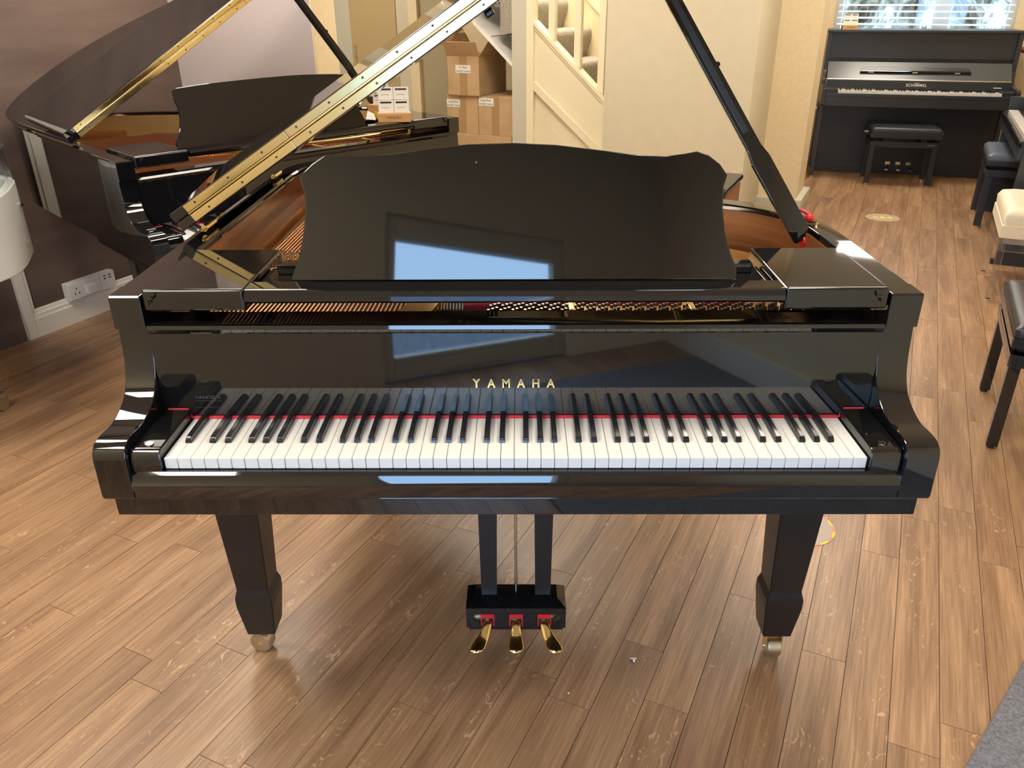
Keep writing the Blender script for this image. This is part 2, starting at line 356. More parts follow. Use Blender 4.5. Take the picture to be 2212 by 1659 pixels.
# staircase
st = thing('staircase', 'cream painted staircase with balusters and grey carpeted steps', 'staircase', RS(-1.65, 4.42), ROOM)
X = 1.65  # local x = r + X, local y = s - 4.42
def L(r): return r + X
sl = (1.299 - .813)/(-1.922 + 1.382)       # slope of the string
def zt(r): return .813 + sl*(r + 1.382)
obj('string_board', prism([(L(-1.92), zt(-1.92)-.055), (L(-1.382), zt(-1.382)-.055), (L(-1.382), zt(-1.382)-.40+.0), (L(-1.92), zt(-1.92)-.44)], 'y', -.02, .02), 'stairpaint', st)
obj('string_cap', prism([(L(-1.92), zt(-1.92)), (L(-1.382), zt(-1.382)), (L(-1.382), zt(-1.382)-.032), (L(-1.92), zt(-1.92)-.032)], 'y', -.045, .045, .003), 'stairpaint', st, 40)
obj('cap_bead', prism([(L(-1.92), zt(-1.92)-.032), (L(-1.382), zt(-1.382)-.032), (L(-1.382), zt(-1.382)-.058), (L(-1.92), zt(-1.92)-.058)], 'y', -.032, .02, .003), 'stairpaint', st, 40)
def zb(r): return .880 + (.474-.880)/(-1.434+1.919)*(r+1.919)
obj('spandrel_rail', prism([(L(-1.92), zb(-1.92)+.03), (L(-1.382), zb(-1.382)+.03), (L(-1.382), zb(-1.382)-.035), (L(-1.92), zb(-1.92)-.035)], 'y', -.04, .01, .003), 'stairpaint', st, 40)
obj('spandrel_panel', prism([(L(-1.92), 0), (L(-1.382), 0), (L(-1.382), zb(-1.382)), (L(-1.92), zb(-1.92))], 'y', -.008, .012), 'stairpaint', st)
obj('spandrel_inset', prism([(L(-1.79), .02), (L(-1.42), .02), (L(-1.42), .25), (L(-1.79), .60)], 'y', -.014, -.004, .003), 'stairpaint', st, 40)
obj('newel_post', bx(L(-1.972), L(-1.918), -.05, .03, 0, 2.45, .004), 'stairpaint', st, 40)
obj('newel_board', bx(L(-2.092), L(-1.972), -.03, .03, 0, 2.45, .003), 'greypaint', st, 40)
for r in (-1.795, -1.605, -1.43):
    b = obj('baluster', bx(L(r)-.026, L(r)+.026, -.018, .018, zt(r)-.02, 2.4, .003), 'stairpaint', st, 40)
    obj('bead', bx(L(r)+.010, L(r)+.024, -.026, -.018, zt(r)-.01, 2.4, .003), 'stairpaint', b, 40)
for i in range(10):                       # carpeted steps climbing to the left
    r1 = -1.426 - .198*(i-0); z1 = .832 + .198*i
    if i > 7: break
    t = prism([(r1-.198+X, z1), (r1-.006+X, z1), (r1+.010+X, z1-.005), (r1+.022+X, z1-.017), (r1+.028+X, z1-.038), (r1+.028+X, z1-.065), (r1+.022+X, z1-.095), (r1+.012+X, z1-.125), (r1+X, z1-.155), (r1-.008+X, z1-.198), (r1-.198+X, z1-.23)], 'y', .05, .775)
    obj('step', t, 'stepcarpet', st, 30)
for i in range(4):
    r1 = -1.426 + .198*(i+1); z1 = .832 - .198*(i+1)
    obj('step', bx(r1-.198+X, r1+X, .05, .775, z1-.15, z1), 'stepcarpet', st)
def zw(r): return zt(r) + .24
obj('wall_string', prism([(L(-2.6), zw(-2.6)), (L(-.55), zw(-.55)), (L(-.55), zw(-.55)-.05), (L(-2.6), zw(-2.6)-.05)], 'y', .755, .779), 'stairpaint', st)
obj('soffit_board', prism([(L(-2.9), zt(-2.9)-.44), (L(-2.092), zt(-2.092)-.44), (L(-2.092), zt(-2.092)-.47), (L(-2.9), zt(-2.9)-.47)], 'y', -.0, .77), 'gloss_white', st)
struct('wall_stairwell', bx(-2.9, -.5, 5.185, 5.2, .6, 2.5), 'cream', 'cream stairwell wall seen between the balusters', 'wall')

# cardboard boxes under the stairs
def carton(r0, r1, s0, s1, z0, z1, label, lines, lab, openflaps=False, tape=True):
    cx, cy = (r0+r1)/2, s0; h, wd, dp = z1-z0, (r1-r0)/2, s1-s0
    b = thing('cardboard_box', label, 'box', RS(cx, cy, z0), ROOM, 'cardboard boxes stored under the stairs')
    if openflaps:
        t = bx(-wd, wd, 0, .004, 0, h); bx(-wd, wd, dp-.004, dp, 0, h, bm=t); bx(-wd, -wd+.004, 0, dp, 0, h, bm=t); bx(wd-.004, wd, 0, dp, 0, h, bm=t); bx(-wd, wd, 0, dp, 0, .004, bm=t)
        obj('body', t, 'card', b)
        obj('flap', prism([(0, h), (0, h+.004), (-.05, h+.10), (-.054, h+.098)], 'x', -wd, wd), 'card', b)
        obj('flap', prism([(wd, h), (wd-.004, h), (wd+.10, h+.14), (wd+.104, h+.14)], 'y', 0, dp), 'card', b)
        obj('flap', prism([(-wd, h), (-wd+.004, h), (-wd-.08, h+.14), (-wd-.084, h+.14)], 'y', 0, dp), 'card', b)
    else: obj('body', bx(-wd, wd, 0, dp, 0, h, .002), 'card', b)
    if tape: obj('tape', bx(-.03, .03, -.0012, .0004, 0.0, h), 'tape', b)
    if lines:
        lx, lz, lw, lh = lab
        l = obj('address_label', bx(lx-lw/2, lx+lw/2, -.0022, -.0008, lz-lh/2, lz+lh/2), 'paper', b)
        for i, q in enumerate(lines):
            text('lettering', q, lh*.34, Matrix.Translation((lx, -.0026, lz + lh*(.22 - .46*i))) @ FACE, 'ink', l, .0002)
    return b
carton(-2.60, -2.13, 4.46, 5.1, 0, .505, 'large flat cardboard carton at the bottom of the under-stairs stack', None, None, tape=False)
carton(-2.676, -2.412, 4.47, 4.95, .506, .779, 'cardboard box with a label at its left, lower left under the stairs', ['Large Black', 'Upright Carpet'], (-.075, .215, .115, .055))
carton(-2.408, -2.126, 4.47, 4.95, .506, .779, 'cardboard box in the middle row beside the white stair post', ['Large Black', 'Upright Carpet'], (-.075, .235, .125, .055))
carton(-2.655, -2.385, 4.455, 4.9, .780, 1.052, 'open-topped cardboard box on top of the under-stairs stack', ['XL  Black', 'Upright Carpet'], (0, .185, .125, .055), True)

# ceiling light panels; the one over the stairs is added for upper-floor light
for i, (r, s) in enumerate([(-2.1, .2), (.55, .75), (-1.6, 3.2), (.35, 3.9), (.45, 6.3), (-3.6, 3.9), (-1.0, -1.15), (-2.35, 1.75), (-1.9, 4.85)]):
    c = thing('ceiling_light', ['square light panel over the white acrylic piano', 'square light panel over the near grand piano', 'square light panel before the staircase', 'square light panel before the cream pillar', 'square light panel in the far room', 'square light panel in the recess', 'square light panel near the front wall', 'square light panel before the lilac wall', 'added light panel over the stairs, in place of light from the upper floor'][i], 'ceiling light', RS(r, s, 2.5), ROOM, 'square ceiling light panels')
    t = bx(-.31, .31, -.31, -.29, -.03, 0); bx(-.31, .31, .29, .31, -.03, 0, bm=t); bx(-.31, -.29, -.29, .29, -.03, 0, bm=t); bx(.29, .31, -.29, .29, -.03, 0, bm=t)
    obj('frame', t, 'gloss_white', c); obj('diffuser', bx(-.29, .29, -.29, .29, -.02, -.006), 'lamp', c)

# ------------------------------------------------------------------ grand piano
HW, TH = .733, .058                       # half width of the case, rim thickness
def catmull(pts, n=6):
    out = []; P = [Vector(p) for p in pts]
    for i in range(len(P)-1):
        a, b, c, d_ = P[max(i-1, 0)], P[i], P[i+1], P[min(i+2, len(P)-1)]
        for k in range(n):
            t = k/n; out.append(.5*((2*b) + (c-a)*t + (2*a-5*b+4*c-d_)*t*t + (3*b-a-3*c+d_)*t**3))
    out.append(P[-1]); return out
OUT = [Vector((-HW, .2199)), Vector((-HW, .6)), Vector((-HW, 1.15))] + catmull([(-HW, 1.25), (-.715, 1.38), (-.65, 1.475), (-.53, 1.52), (-.38, 1.515), (-.22, 1.46), (-.06, 1.345), (.09, 1.20), (.26, 1.06), (.44, .955), (.58, .885), (.672, .805), (.715, .72), (.73, .62), (HW, .5)], 4) + [Vector((HW, .2199))]
def inset(path, d):
    out = []
    for i, p in enumerate(path):
        t = (path[min(i+1, len(path)-1)] - path[max(i-1, 0)]).normalized(); out.append(p + Vector((t.y, -t.x))*d)
    return out
def sweep(path, prof, bm=None):
    rings = []
    offs = {}
    for d, z in prof:
        if d not in offs: offs[d] = inset(path, d)
    for i in range(len(path)): rings.append([Vector((*offs[d][i], z)) for d, z in prof])
    return loft(rings, bm)
LIDA = math.radians(33); LIDO = Vector((-.738, 0, .988))
LM = Matrix.Translation(LIDO) @ Matrix.Rotation(-LIDA, 4, 'Y')   # lid frame: u along x, y, w along z
YH = .55                                                          # flap hinge line
def lidpart(name, bm, m, parent, smooth=40, M=None):
    bmesh.ops.transform(bm, matrix=LM @ M if M is not None else LM, verts=bm.verts[:]); return obj(name, bm, m, parent, smooth)
DESK = [(-.4168, .0), (-.4147, .0105), (-.4022, .0413), (-.3918, .0838), (-.3858, .126), (-.3862, .1595), (-.3921, .1828), (-.3935, .1903), (-.3873, .1978), (-.3696, .2134), (-.3478, .2273), (-.3418, .2298), (-.3223, .2264), (-.2713, .2262), (-.2202, .23), (-.1522, .2396), (-.0843, .2467), (.0003, .2487), (.0763, .2451), (.1608, .2349), (.2285, .2264), (.2792, .2245), (.3128, .2284), (.3338, .2324), (.3551, .2258), (.3767, .2093), (.3909, .1894), (.3848, .1688), (.3844, .1313), (.39, .0894), (.4008, .0513), (.4129, .0241), (.4137, .0)]
KY, KZ, KH = .012, .728, .6185            # key fronts, key tops, half keyboard
def leg(parent, cx, cy, caster_axis, name='leg'):
    def ring(hw, z, hd=None, oy=0): hd = hd or hw; return [Vector((cx-hw, cy-hd+oy, z)), Vector((cx+hw, cy-hd+oy, z)), Vector((cx+hw, cy+hd+oy, z)), Vector((cx-hw, cy+hd+oy, z))]
    t = loft([ring(.033, .072), ring(.043, .165), ring(.043, .190), ring(.037, .212), ring(.038, .23), ring(.056, .625)])
    bmesh.ops.bevel(t, geom=t.edges[:], offset=.002, segments=2, affect='EDGES')
    lg = obj(name, t, 'satin', parent, 35)
    ax = Vector((1, 0, 0)) if caster_axis == 'x' else Vector((.15, 1, 0)).normalized()
    side = Vector((0, 1, 0)) if caster_axis == 'x' else Vector((1, 0, 0))
    c = Vector((cx, cy, .027)) + side*(-.012)
    w = .016
    t = cyl(c - ax*w, c + ax*w, .027, n=24); bmesh.ops.bevel(t, geom=[e for e in t.edges if len(e.link_faces) == 2 and e.calc_face_angle() > 1], offset=.003, segments=2, affect='EDGES')
    obj('caster_wheel', t, 'steelwheel', lg, 40)
    t = None
    for sgn in ((-1, 1) if caster_axis == 'x' else (1,)):
        q = c + ax*(w+.003)*sgn; u = side*.012
        rings = [[q - u*1.1 + ax*.002*k, q + u*.8 + ax*.002*k, q + u*1.4 + ax*.002*k + Vector((0, 0, .047)), q - u*.4 + ax*.002*k + Vector((0, 0, .047))] for k in (-1, 1)]
        t = loft(rings, t); t = cyl(q - ax*.004, q + ax*.004, .005, n=10, bm=t)
    if caster_axis == 'y': t = cyl(c - ax*(w+.003), c - ax*w, .005, n=10, bm=t)
    t = bx(cx-.022, cx+.022, cy-.022, cy+.022, .066, .073, bm=t)
    obj('caster_fork', t, 'brass', lg, 40)
    return lg

def build_grand(label):
    g = thing('grand_piano', label, 'grand piano', (0, 0, 0))
    # case
    obj('rim', sweep(OUT, [(0, .655), (0, .968), (.0015, .9725), (.006, .975), (TH-.004, .975), (TH, .971), (TH, .655)]), 'gloss', g, 35)
    inn = inset(OUT, TH+.0005)[2:]; inn = [Vector((inn[0].x, .46))] + inn[:-1] + [Vector((inn[-1].x, .44))]
    obj('inner_rim', sweep(inn, [(0, .82), (0, .962), (.003, .962), (.003, .82)]), 'rimwood', g, 35)
    inl = inset(OUT, TH+.004)[2:24]; inl = [Vector((inl[0].x, .50))] + inl
    obj('inner_ledge', sweep(inl, [(0, .82), (0, .900), (.035, .895), (.035, .82)]), 'ledgewood', g, 35)
    for sx in (-1, 1):
        prof = [(.22, .655), (-.006, .655), (-.009, .662)] + [tuple(p) for p in catmull([(-.008, .735), (-.002, .752), (.016, .762), (.045, .763), (.075, .762), (.108, .770), (.140, .787), (.160, .815), (.170, .850), (.174, .885), (.176, .908)], 3)] + [(.164, .912), (.164, .972), (.167, .975), (.22, .975)]
        a, b = (-HW, -HW+TH) if sx < 0 else (HW-TH, HW)
        obj('arm', prism(prof, 'x', a, b, .0025), 'gloss', g, 35)
    obj('keybed', bx(-.715, .715, -.004, .60, .618, .655, .003), 'gloss', g, 40)
    t = prism([(-.004, .655), (-.006, .668), (-.010, .680), (-.010, .684), (-.004, .692), (-.002, .701), (.003, .7055), (.0115, .7055), (.0115, .700), (.03, .700), (.03, .655)], 'x', -HW+TH, HW-TH)
    obj('key_slip', t, 'gloss', g, 35)
    obj('bottom_braces', bx(-.6, .55, .60, .80, .60, .66, .004), 'satin', g, 40)
    for sx in (-1, 1):
        a, b = sorted((sx*(KH+.002), sx*(HW-TH-.001)))
        cb = obj('cheek_block', prism([(.003, .701), (.003, .728), (.006, .739), (.012, .745), (.02, .747), (.166, .747), (.166, .701)], 'x', a, b, .003), 'gloss', g, 35)
        x0 = sx*(KH+.027); sc_ = cyl((x0, .028, .7465), (x0, .028, .7492), .0075, n=20); obj('screw_cup', sc_, 'chrome', cb, 40)
        p = [(sx*(KH+.001), .1575, KZ+.002), (sx*(KH+.004), .159, KZ+.012), (sx*(KH+.008), .1605, .7475), (sx*(KH+.046), .1605, .7478)]
        obj('felt_edge', tube(p, .0016, 6), 'redfelt', cb)
    # fallboard
    a = math.radians(2.1)
    fy = lambda z: .163 + (z-.733)*math.tan(a)
    t = prism([(fy(.733), .733), (fy(.900), .900), (fy(.900)-.004, .904), (fy(.9)-.006, .910), (fy(.9)-.004, .917), (fy(.9)+.001, .919), (.228, .921), (.228, .910), (.19, .905), (.185, .733)], 'x', -HW+TH+.001, HW-TH-.001)
    fb = obj('fallboard', t, 'gloss', g, 25)
    obj('lock_plate', bx(-.047, .042, .196, .206, .9195, .9215, .0008), 'gloss', fb)
    obj('felt_strip', bx(-KH, KH, .156, .1635, KZ+.0005, KZ+.0042, .001), 'redfelt', g)
    # keys
    pitch = 2*KH/52; wm = None
    for i in range(52):
        if wm is None:
            t = bx(-pitch/2+.0005, pitch/2-.0005, 0, .152, -.0215, 0, .0008, 1); o = obj('white_key', t, 'ivory', g); wm = o.data
        else:
            o = bpy.data.objects.new('white_key', wm); COL.objects.link(o); o.parent = g
        o.location = (-KH + pitch*(i+.5), KY, KZ)
    bmesh_k = None
    for i in range(51):
        n = 'ABCDEFG'[i % 7]
        if n in 'BE': continue
        off = {'A': .0015, 'C': -.002, 'D': .002, 'F': -.0025, 'G': 0}[n]
        if bmesh_k is None:
            hw = .0052
            t = loft([[Vector((-.0056, .001, 0)), Vector((.0056, .001, 0)), Vector((.0056, .112, 0)), Vector((-.0056, .112, 0))],
                      [Vector((-.0054, .002, .006)), Vector((.0054, .002, .006)), Vector((.0054, .112, .006)), Vector((-.0054, .112, .006))],
                      [Vector((-.0046, .007, .0115)), Vector((.0046, .007, .0115)), Vector((.0046, .112, .0125)), Vector((-.0046, .112, .0125))]])
            bmesh.ops.bevel(t, geom=[e for e in t.edges if min(v.co.z for v in e.verts) > .001], offset=.0012, segments=2, affect='EDGES')
            o = obj('black_key', t, 'ebony', g, 50); bmesh_k = o.data
        else:
            o = bpy.data.objects.new('black_key', bmesh_k); COL.objects.link(o); o.parent = g
        o.location = (-KH + pitch*(i+1) + off, .0635, KZ + .0002)
    # music shelf, wings, desk
    obj('music_rail', prism([(.164, .961), (.158, .966), (.158, .975), (.164, .983), (.172, .986), (.21, .986), (.214, .980), (.214, .961)], 'x', -.484, .484), 'gloss', g, 25)
    obj('music_shelf', bx(-.483, .483, .214, .345, .9615, .970, .002), 'gloss', g, 40)
    obj('desk_slide', bx(-.462, .462, .30, .328, .970, .989, .002), 'gloss', g, 40)
    for sx in (-1, 1):
        a, b = sorted((sx*.486, sx*(HW-TH-.003)))
        wg = obj('shelf_wing', bx(a, b, .166, .422, .945, .986, .006, 3), 'gloss', g, 35)
        x1 = sx*.645
        obj('stop_catch', tube([(x1, .163, .982), (x1+.004*sx, .161, .972), (x1+.012*sx, .161, .970), (x1+.012*sx, .161, .961)], .0022, 6), 'gloss', wg, 50)
    t = prism(DESK, 'y', -.006, .006, .0025, 3)
    md = obj('music_desk', t, 'gloss', g, 30); md.location = (0, .238, .978); md.rotation_euler = (-math.radians(18), 0, 0)
    # bumpers on the desk
    b2 = obj('bumper', cyl((-.0685, -.0065, .214), (-.0685, -.0085, .214), .0018, n=10), 'chrome', md)
    # iron plate, soundboard, strings
    pl = inset(OUT, TH+.05)[2:-1]; pl = [Vector((-HW+TH+.05, .225))] + pl + [Vector((HW-TH-.05, .225))]
    pt = obj('iron_plate', prism([tuple(p) for p in pl], 'z', .862, .878, .003), 'bronze', g, 35)
    obj('plate_bar', prism([(-.235, .26), (-.165, .26), (-.13, .42), (-.30+.12, .42)], 'z', .878, .905, .003), 'bronze', pt, 40)
    obj('plate_bar', bx(.105, .118, .26, .60, .878, .912, .003), 'gold', pt, 40); obj('plate_bar', bx(.340, .352, .26, .55, .878, .912, .003), 'gold', pt, 40)
    obj('agraffe_bar', tube([(-.60, .575, .91), (-.3, .475, .91), (-.05, .385, .91), (.3, .36, .91), (.6, .37, .91)], .010, 10), 'gold', pt, 50)
    t = None
    obj('plate_shade', prism([(-.60, .24), (-.245, .24), (-.19, .40), (-.60, .40)], 'z', .8785, .884), 'shade_black', pt); obj('plate_shade', bx(-.15, .10, .24, .40, .8785, .884), 'shade_black', pt)  # black strips that paint the shade below the strings
    for i in range(44):
        x = -.60 + i*.0088
        t = cyl((x, .24, .900), (x+.03, 1.15, .906), .0019, n=5, bm=t, cap=False)
    bs = obj('bass_strings', t, 'copper', pt, 60); bs['kind'] = 'stuff'
    t = None
    for i in range(120):
        x = -.165 + i*.0062; y1 = 1.25 - .6*i/120
        t = cyl((x, .30 if x < .0 else .34, .897), (x*.75-.08, y1, .897), .0008, n=4, bm=t, cap=False)
    s2 = obj('treble_strings', t, 'steelwire', pt, 60); s2['kind'] = 'stuff'
    t = None
    for i in range(85):
        x = -.05 + i*.0079
        for k in range(2):
            yy = .262 + .024*k + .006*((i*7) % 3)
            t = cyl((x + .0035*k, yy, .872), (x + .0035*k, yy-.002, .912), .0031, n=7, bm=t)
    for i in range(60):
        x = -.60 + i*.0095; yy = .60 - .0033*i + .004*(i % 2); t = cyl((x, yy, .878), (x, yy, .936), .0034, n=7, bm=t)
    tp = obj('tuning_pins', t, 'pins', pt, 60); tp['kind'] = 'stuff'
    for a, b in ((-.01, .10), (.122, .335), (.358, .46)): obj('string_felt', bx(a, b, .312, .332, .897, .908, .004), 'redfelt', pt, 40)
    obj('string_felt', prism([(-.10, .30), (.10, .322), (.10, .336), (-.10, .312)], 'z', .895, .906), 'redfelt', pt)
    # lid and folded front flap
    lo = [(p.x + .738, p.y) for p in inset(OUT, -.006)]
    body = [q for q in lo if q[1] > YH + .02]
    lp = [(-.0, YH)] + body + [(1.480, YH)]
    lid = lidpart('lid', prism(lp, 'z', 0, .022, .003), 'gloss', g, 35)
    for (u, y) in ((.80, 1.00), (1.2, .72)): lidpart('lid_bumper', bx(u-.012, u+.012, y-.012, y+.012, -.016, .001, .004), 'ebony', lid)
    FM = Matrix.Translation((0, YH, .0235)) @ Matrix.Rotation(math.radians(4.7), 4, 'X')
    fl = lidpart('front_flap', prism([(.0, 0), (.0, .372), (.004, .381), (.012, .385), (1.468, .385), (1.476, .381), (1.48, .372), (1.48, 0)], 'z', 0, .022, .003), 'gloss', g, 35, FM)
    seg = [(.040, .33), (.331, .86), (.861, 1.44)]
    for a, b in seg:
        lf = lidpart('hinge_leaf', bx(a, b, YH-.0022, YH+.0004, .002, .0195, .0008), 'brasshinge', lid, 40)
        n = max(2, int((b-a)/.085))
        for k in range(n):
            u = a + (b-a)*(k+.5)/n
            lidpart('screw', cyl((u, YH-.0021, .0105), (u, YH-.0031, .0105), .0026, n=10), 'screw', lf)
        lf = lidpart('hinge_leaf', bx(a, b, -.0022, .0004, .0025, .0195, .0008), 'brasshinge', fl, 40, FM)
        for k in range(n):
            u = a + (b-a)*(k+.3)/n
            lidpart('screw', cyl((u, -.0021, .012), (u, -.0031, .012), .0026, n=10), 'screw', lf, 40, FM)
    lidpart('hinge_pin', cyl((.040, YH-.003, .0228), (1.44, YH-.003, .0228), .0022, n=10), 'brasshinge', lid, 60)
    for y in (.617, 1.186):
        t = None
        for k in range(4): t = cyl((-.704, y-.032+.016*k, .986), (-.704, y-.032+.016*k+.0145, .986), .0075, n=14, bm=t)
        t = cyl((-.704, y-.05, .986), (-.704, y+.05, .986), .0028, n=8, bm=t)
        hg = obj('lid_hinge', t, 'brass', g, 50)
        obj('hinge_plate', bx(-HW+TH+.0005, -HW+TH+.003, y-.018, y+.018, .86, .966, .001), 'rimwood', hg)
    # prop stick
    A, B = Vector((.668, .625, .945)), Vector((.232, .80, 1.628)); dd = (B-A).normalized(); sd = dd.cross(Vector((0, 1, 0))).normalized(); nd = sd.cross(dd)
    def rg(p, w_, h_): return [p - sd*w_ - nd*h_, p + sd*w_ - nd*h_, p + sd*w_ + nd*h_, p - sd*w_ + nd*h_]
    t = loft([rg(A, .022, .011), rg(A + dd*.21, .022, .011), rg(A + dd*.24, .0165, .010), rg(B, .015, .010)]); bmesh.ops.bevel(t, geom=t.edges[:], offset=.003, segments=2, affect='EDGES')
    pr_ = obj('lid_prop', t, 'gloss', g, 35)
    c = A + dd*.28 - nd*.0115
    t = loft([rg(c, .006, .0015), rg(c + dd*.42, .006, .0015)]); obj('prop_inlay', t, 'satin', pr_)
    pg = A + dd*.44 - sd*.016; obj('prop_peg', cyl(pg + nd*.006, pg - nd*.006, .006, n=12), 'gloss', pr_, 50)
    q = Vector((.672, .628, .935))
    br = obj('prop_bracket', tube([q + Vector((0, -.005, -.01)), q + Vector((.008, -.01, .012)), q + Vector((.028, .012, .045)), q + Vector((.012, .022, .046))], .003, 8), 'brass', g, 50)
    obj('prop_pin', cyl(q + Vector((.002, -.014, .004)), q + Vector((.034, -.014, .004)), .004, n=10), 'brass', br, 50)
    obj('felt_washer', lathe([(.004, -.004), (.016, -.004), (.016, .004), (.004, .004)], (0, 0, 0), 18), 'red', br, 40).matrix_local = Matrix.Translation(q + Vector((-.004, -.004, .004))) @ Matrix.Rotation(PI/2, 4, 'Y')
    tas = lathe([(.002, 0), (.008, .005), (.011, .011), (.008, .018), (.003, .021)], (0, 0, 0), 14); obj('red_tassel', tas, 'red', br, 60).location = q + Vector((.012, .025, .042))
    obj('tassel_tail', tube([q + Vector((.010, .028, .062)), q + Vector((.0, .032, .066)), q + Vector((-.010, .036, .070))], [.004, .004, .003], 8), 'red', br, 60)
    # legs
    leg(g, -.615, .305, 'y'); leg(g, .625, .300, 'x'); leg(g, -.38, 1.20, 'x')
    # lyre
    for sx in (-1, 1):
        def ring(z, w_): 
            c0 = sx*.0655; return [Vector((c0-w_, .338, z)), Vector((c0+w_, .338, z)), Vector((c0+w_, .366, z)), Vector((c0-w_, .366, z))]
        t = loft([ring(.14, .0185), ring(.37, .0215), ring(.62, .027)]); obj('lyre_post', t, 'satin', g, 35)
    obj('pedal_rod', cyl((0, .352, .13), (0, .352, .62), .0035, n=10), 'chrome', g, 50)
    t = loft([[Vector((sx*.121, y, z)) for sx, y in ((-1, .306), (1, .306), (1, .386), (-1, .386))] for z in (.064, .124)] + [[Vector((-.121, .304, .127)), Vector((.121, .304, .127)), Vector((.121, .388, .127)), Vector((-.121, .388, .127))], [Vector((-.100, .328, .140)), Vector((.100, .328, .140)), Vector((.100, .376, .140)), Vector((-.100, .376, .140))]])
    lb = obj('lyre_box', t, 'gloss', g, 30); obj('box_plinth', bx(-.115, .115, .313, .380, .052, .064), 'satin', lb)
    for i, (x, dx) in enumerate(((-.069, -.026), (0, 0), (.069, .026))):
        S = [(.330, 0, .085, .0095, .005), (.306, 0, .083, .0105, .005), (.297, .06, .079, .0112, .005), (.288, .20, .070, .0120, .005), (.278, .45, .060, .0145, .005), (.267, .72, .053, .0176, .005), (.256, .92, .049, .0190, .0048), (.247, 1.0, .047, .0165, .0042), (.241, 1.02, .045, .009, .003)]
        rings = [[Vector((x + dx*o_ + w_*math.cos(2*PI*k/16), y, z + h_*math.sin(2*PI*k/16))) for k in range(16)] for y, o_, z, w_, h_ in S]
        pd = obj('pedal', loft(rings), 'brass', g, 60)
        t = bx(x-.0165, x+.0165, .3035, .3065, .102, .1075); bx(x-.0165, x-.0135, .3035, .3065, .072, .102, bm=t); bx(x+.0135, x+.0165, .3035, .3065, .072, .102, bm=t); bx(x-.0135, x+.0135, .305, .3062, .094, .102, bm=t)
        obj('pedal_felt', t, 'red', pd)
    return g

G1 = build_grand('glossy black grand piano in the foreground with open keyboard and music desk')
# writing on the near piano
fbd = [o for o in G1.children if o.name.startswith('fallboard')][0]
for i, ch in enumerate('YAMAHA'):
    text('brand_letter', ch, .0262, Matrix.Translation((-.0715 + i*.0280, .1630, .7995)) @ FACE, 'brass', fbd, .0006, .80, bold=.0007)
lbl = bx(-.610, -.560, .1628, .1632, .7640, .7644); bx(-.610, -.560, .1628, .1632, .750, .7503, bm=lbl)
obj('dealer_line', lbl, 'faint', fbd)
text('dealer_lettering', "HANDEL'S", .0105, Matrix.Translation((-.585, .1630, .7715)) @ FACE, 'faint', fbd, .0002)
# second grand behind, turned 44 degrees
G2 = thing('grand_piano', 'glossy black grand piano behind on the left, turned sideways by the brown wall', 'grand piano', (-.663, 1.839, 0), .775)
for ch in list(G1.children):
    c = copy_to(ch, G2)
    if ch.name.startswith('fallboard'):
        for k in list(c.children): bpy.data.objects.remove(k)
    if ch.name.startswith('inner_rim'):
        c.data = c.data.copy(); c.data.materials[0] = MATS['goldwood']
    if ch.name.startswith(('lid', 'front_flap')) and not ch.name.startswith(('lid_hinge', 'lid_prop')):
        c.matrix_local = Matrix.Translation(LIDO) @ Matrix.Rotation(math.radians(2.2), 4, 'Y') @ Matrix.Translation(-LIDO)
        for k in c.children: k.matrix_local = Matrix.Identity(4)
    if ch.name.startswith('music_desk'):
        for k in list(c.children): bpy.data.objects.remove(k)
        half = [(-.486, 0), (-.490, .025), (-.465, .069), (-.453, .104), (-.449, .14), (-.455, .172), (-.454, .194), (-.438, .203), (-.35, .209), (-.226, .213), (-.115, .2155)]
        bm_ = prism(half + [(0, .2165)] + [(-x*.60, z) for x, z in half[::-1]], 'y', -.006, .006, .0025, 3)
        c.data = bpy.data.meshes.new('music_desk'); bm_.to_mesh(c.data); bm_.free(); c.data.materials.append(MATS['gloss'])
# ------------------------------------------------------------------ far room: upright piano
UP = thing('upright_piano', 'black upright piano under the far window with closed top and lit keys', 'upright piano', (3.2581, 5.7155, 0), -.274)
UW = .737
for sx in (-1, 1):
    a, b = sorted((sx*UW, sx*(UW-.032))); obj('side_panel', bx(a, b, .27, .62, .012, 1.152, .003), 'upright', UP, 40)
    obj('arm', prism([(-.02, .60), (-.035, .61), (-.035, .735), (-.02, .75), (.19, .76), (.235, .80), (.255, .86), (.27, .86), (.27, .60)], 'x', a, b, .003), 'upright', UP, 40)
    lg = obj('leg', bx(a - (0 if sx > 0 else .0), b, .0, .05, .06, .60, .004), 'upright', UP, 40)
    obj('toe_block', bx(a, b, -.02, .28, .018, .065, .006), 'upright', UP, 40)
    obj('foot', cyl(((a+b)/2, 0, 0), ((a+b)/2, 0, .018), .014, n=12), 'chrome', UP, 40)
obj('top_lid', bx(-UW-.008, UW+.008, .255, .63, 1.152, 1.173, .005), 'upright', UP, 40)
obj('upper_panel', bx(-UW+.032, UW-.032, .300, .315, .955, 1.152), 'upright', UP)
obj('panel_groove', bx(-UW+.032, UW-.032, .306, .325, .925, .955), 'satin', UP)
PAN = [(.172, .800), (.292, .925), (.310, .925), (.310, .800)]
obj('fallboard', prism(PAN, 'x', -UW+.034, UW-.034, .002), 'upright_sheen', UP, 40)
pa = math.atan2(.125, .120); PM = Matrix.Translation((0, .172, .800)) @ Matrix.Rotation(pa, 4, 'X')     # local: y up the panel, z out of it
ms = obj('music_ledge', prism([(-.445, .070), (-.43, .105), (-.40, .120), (.36, .120), (.39, .105), (.40, .070)], 'z', 0, .010, .003), 'upright', UP, 40); ms.matrix_local = PM
obj('ledge_lip', bx(-.445, .40, .060, .074, 0, .022, .003), 'gloss', ms, 40)
for x in (-.36, -.02, .30): obj('ledge_clip', bx(x-.02, x+.02, .058, .061, .008, .018), 'gloss_white', ms)
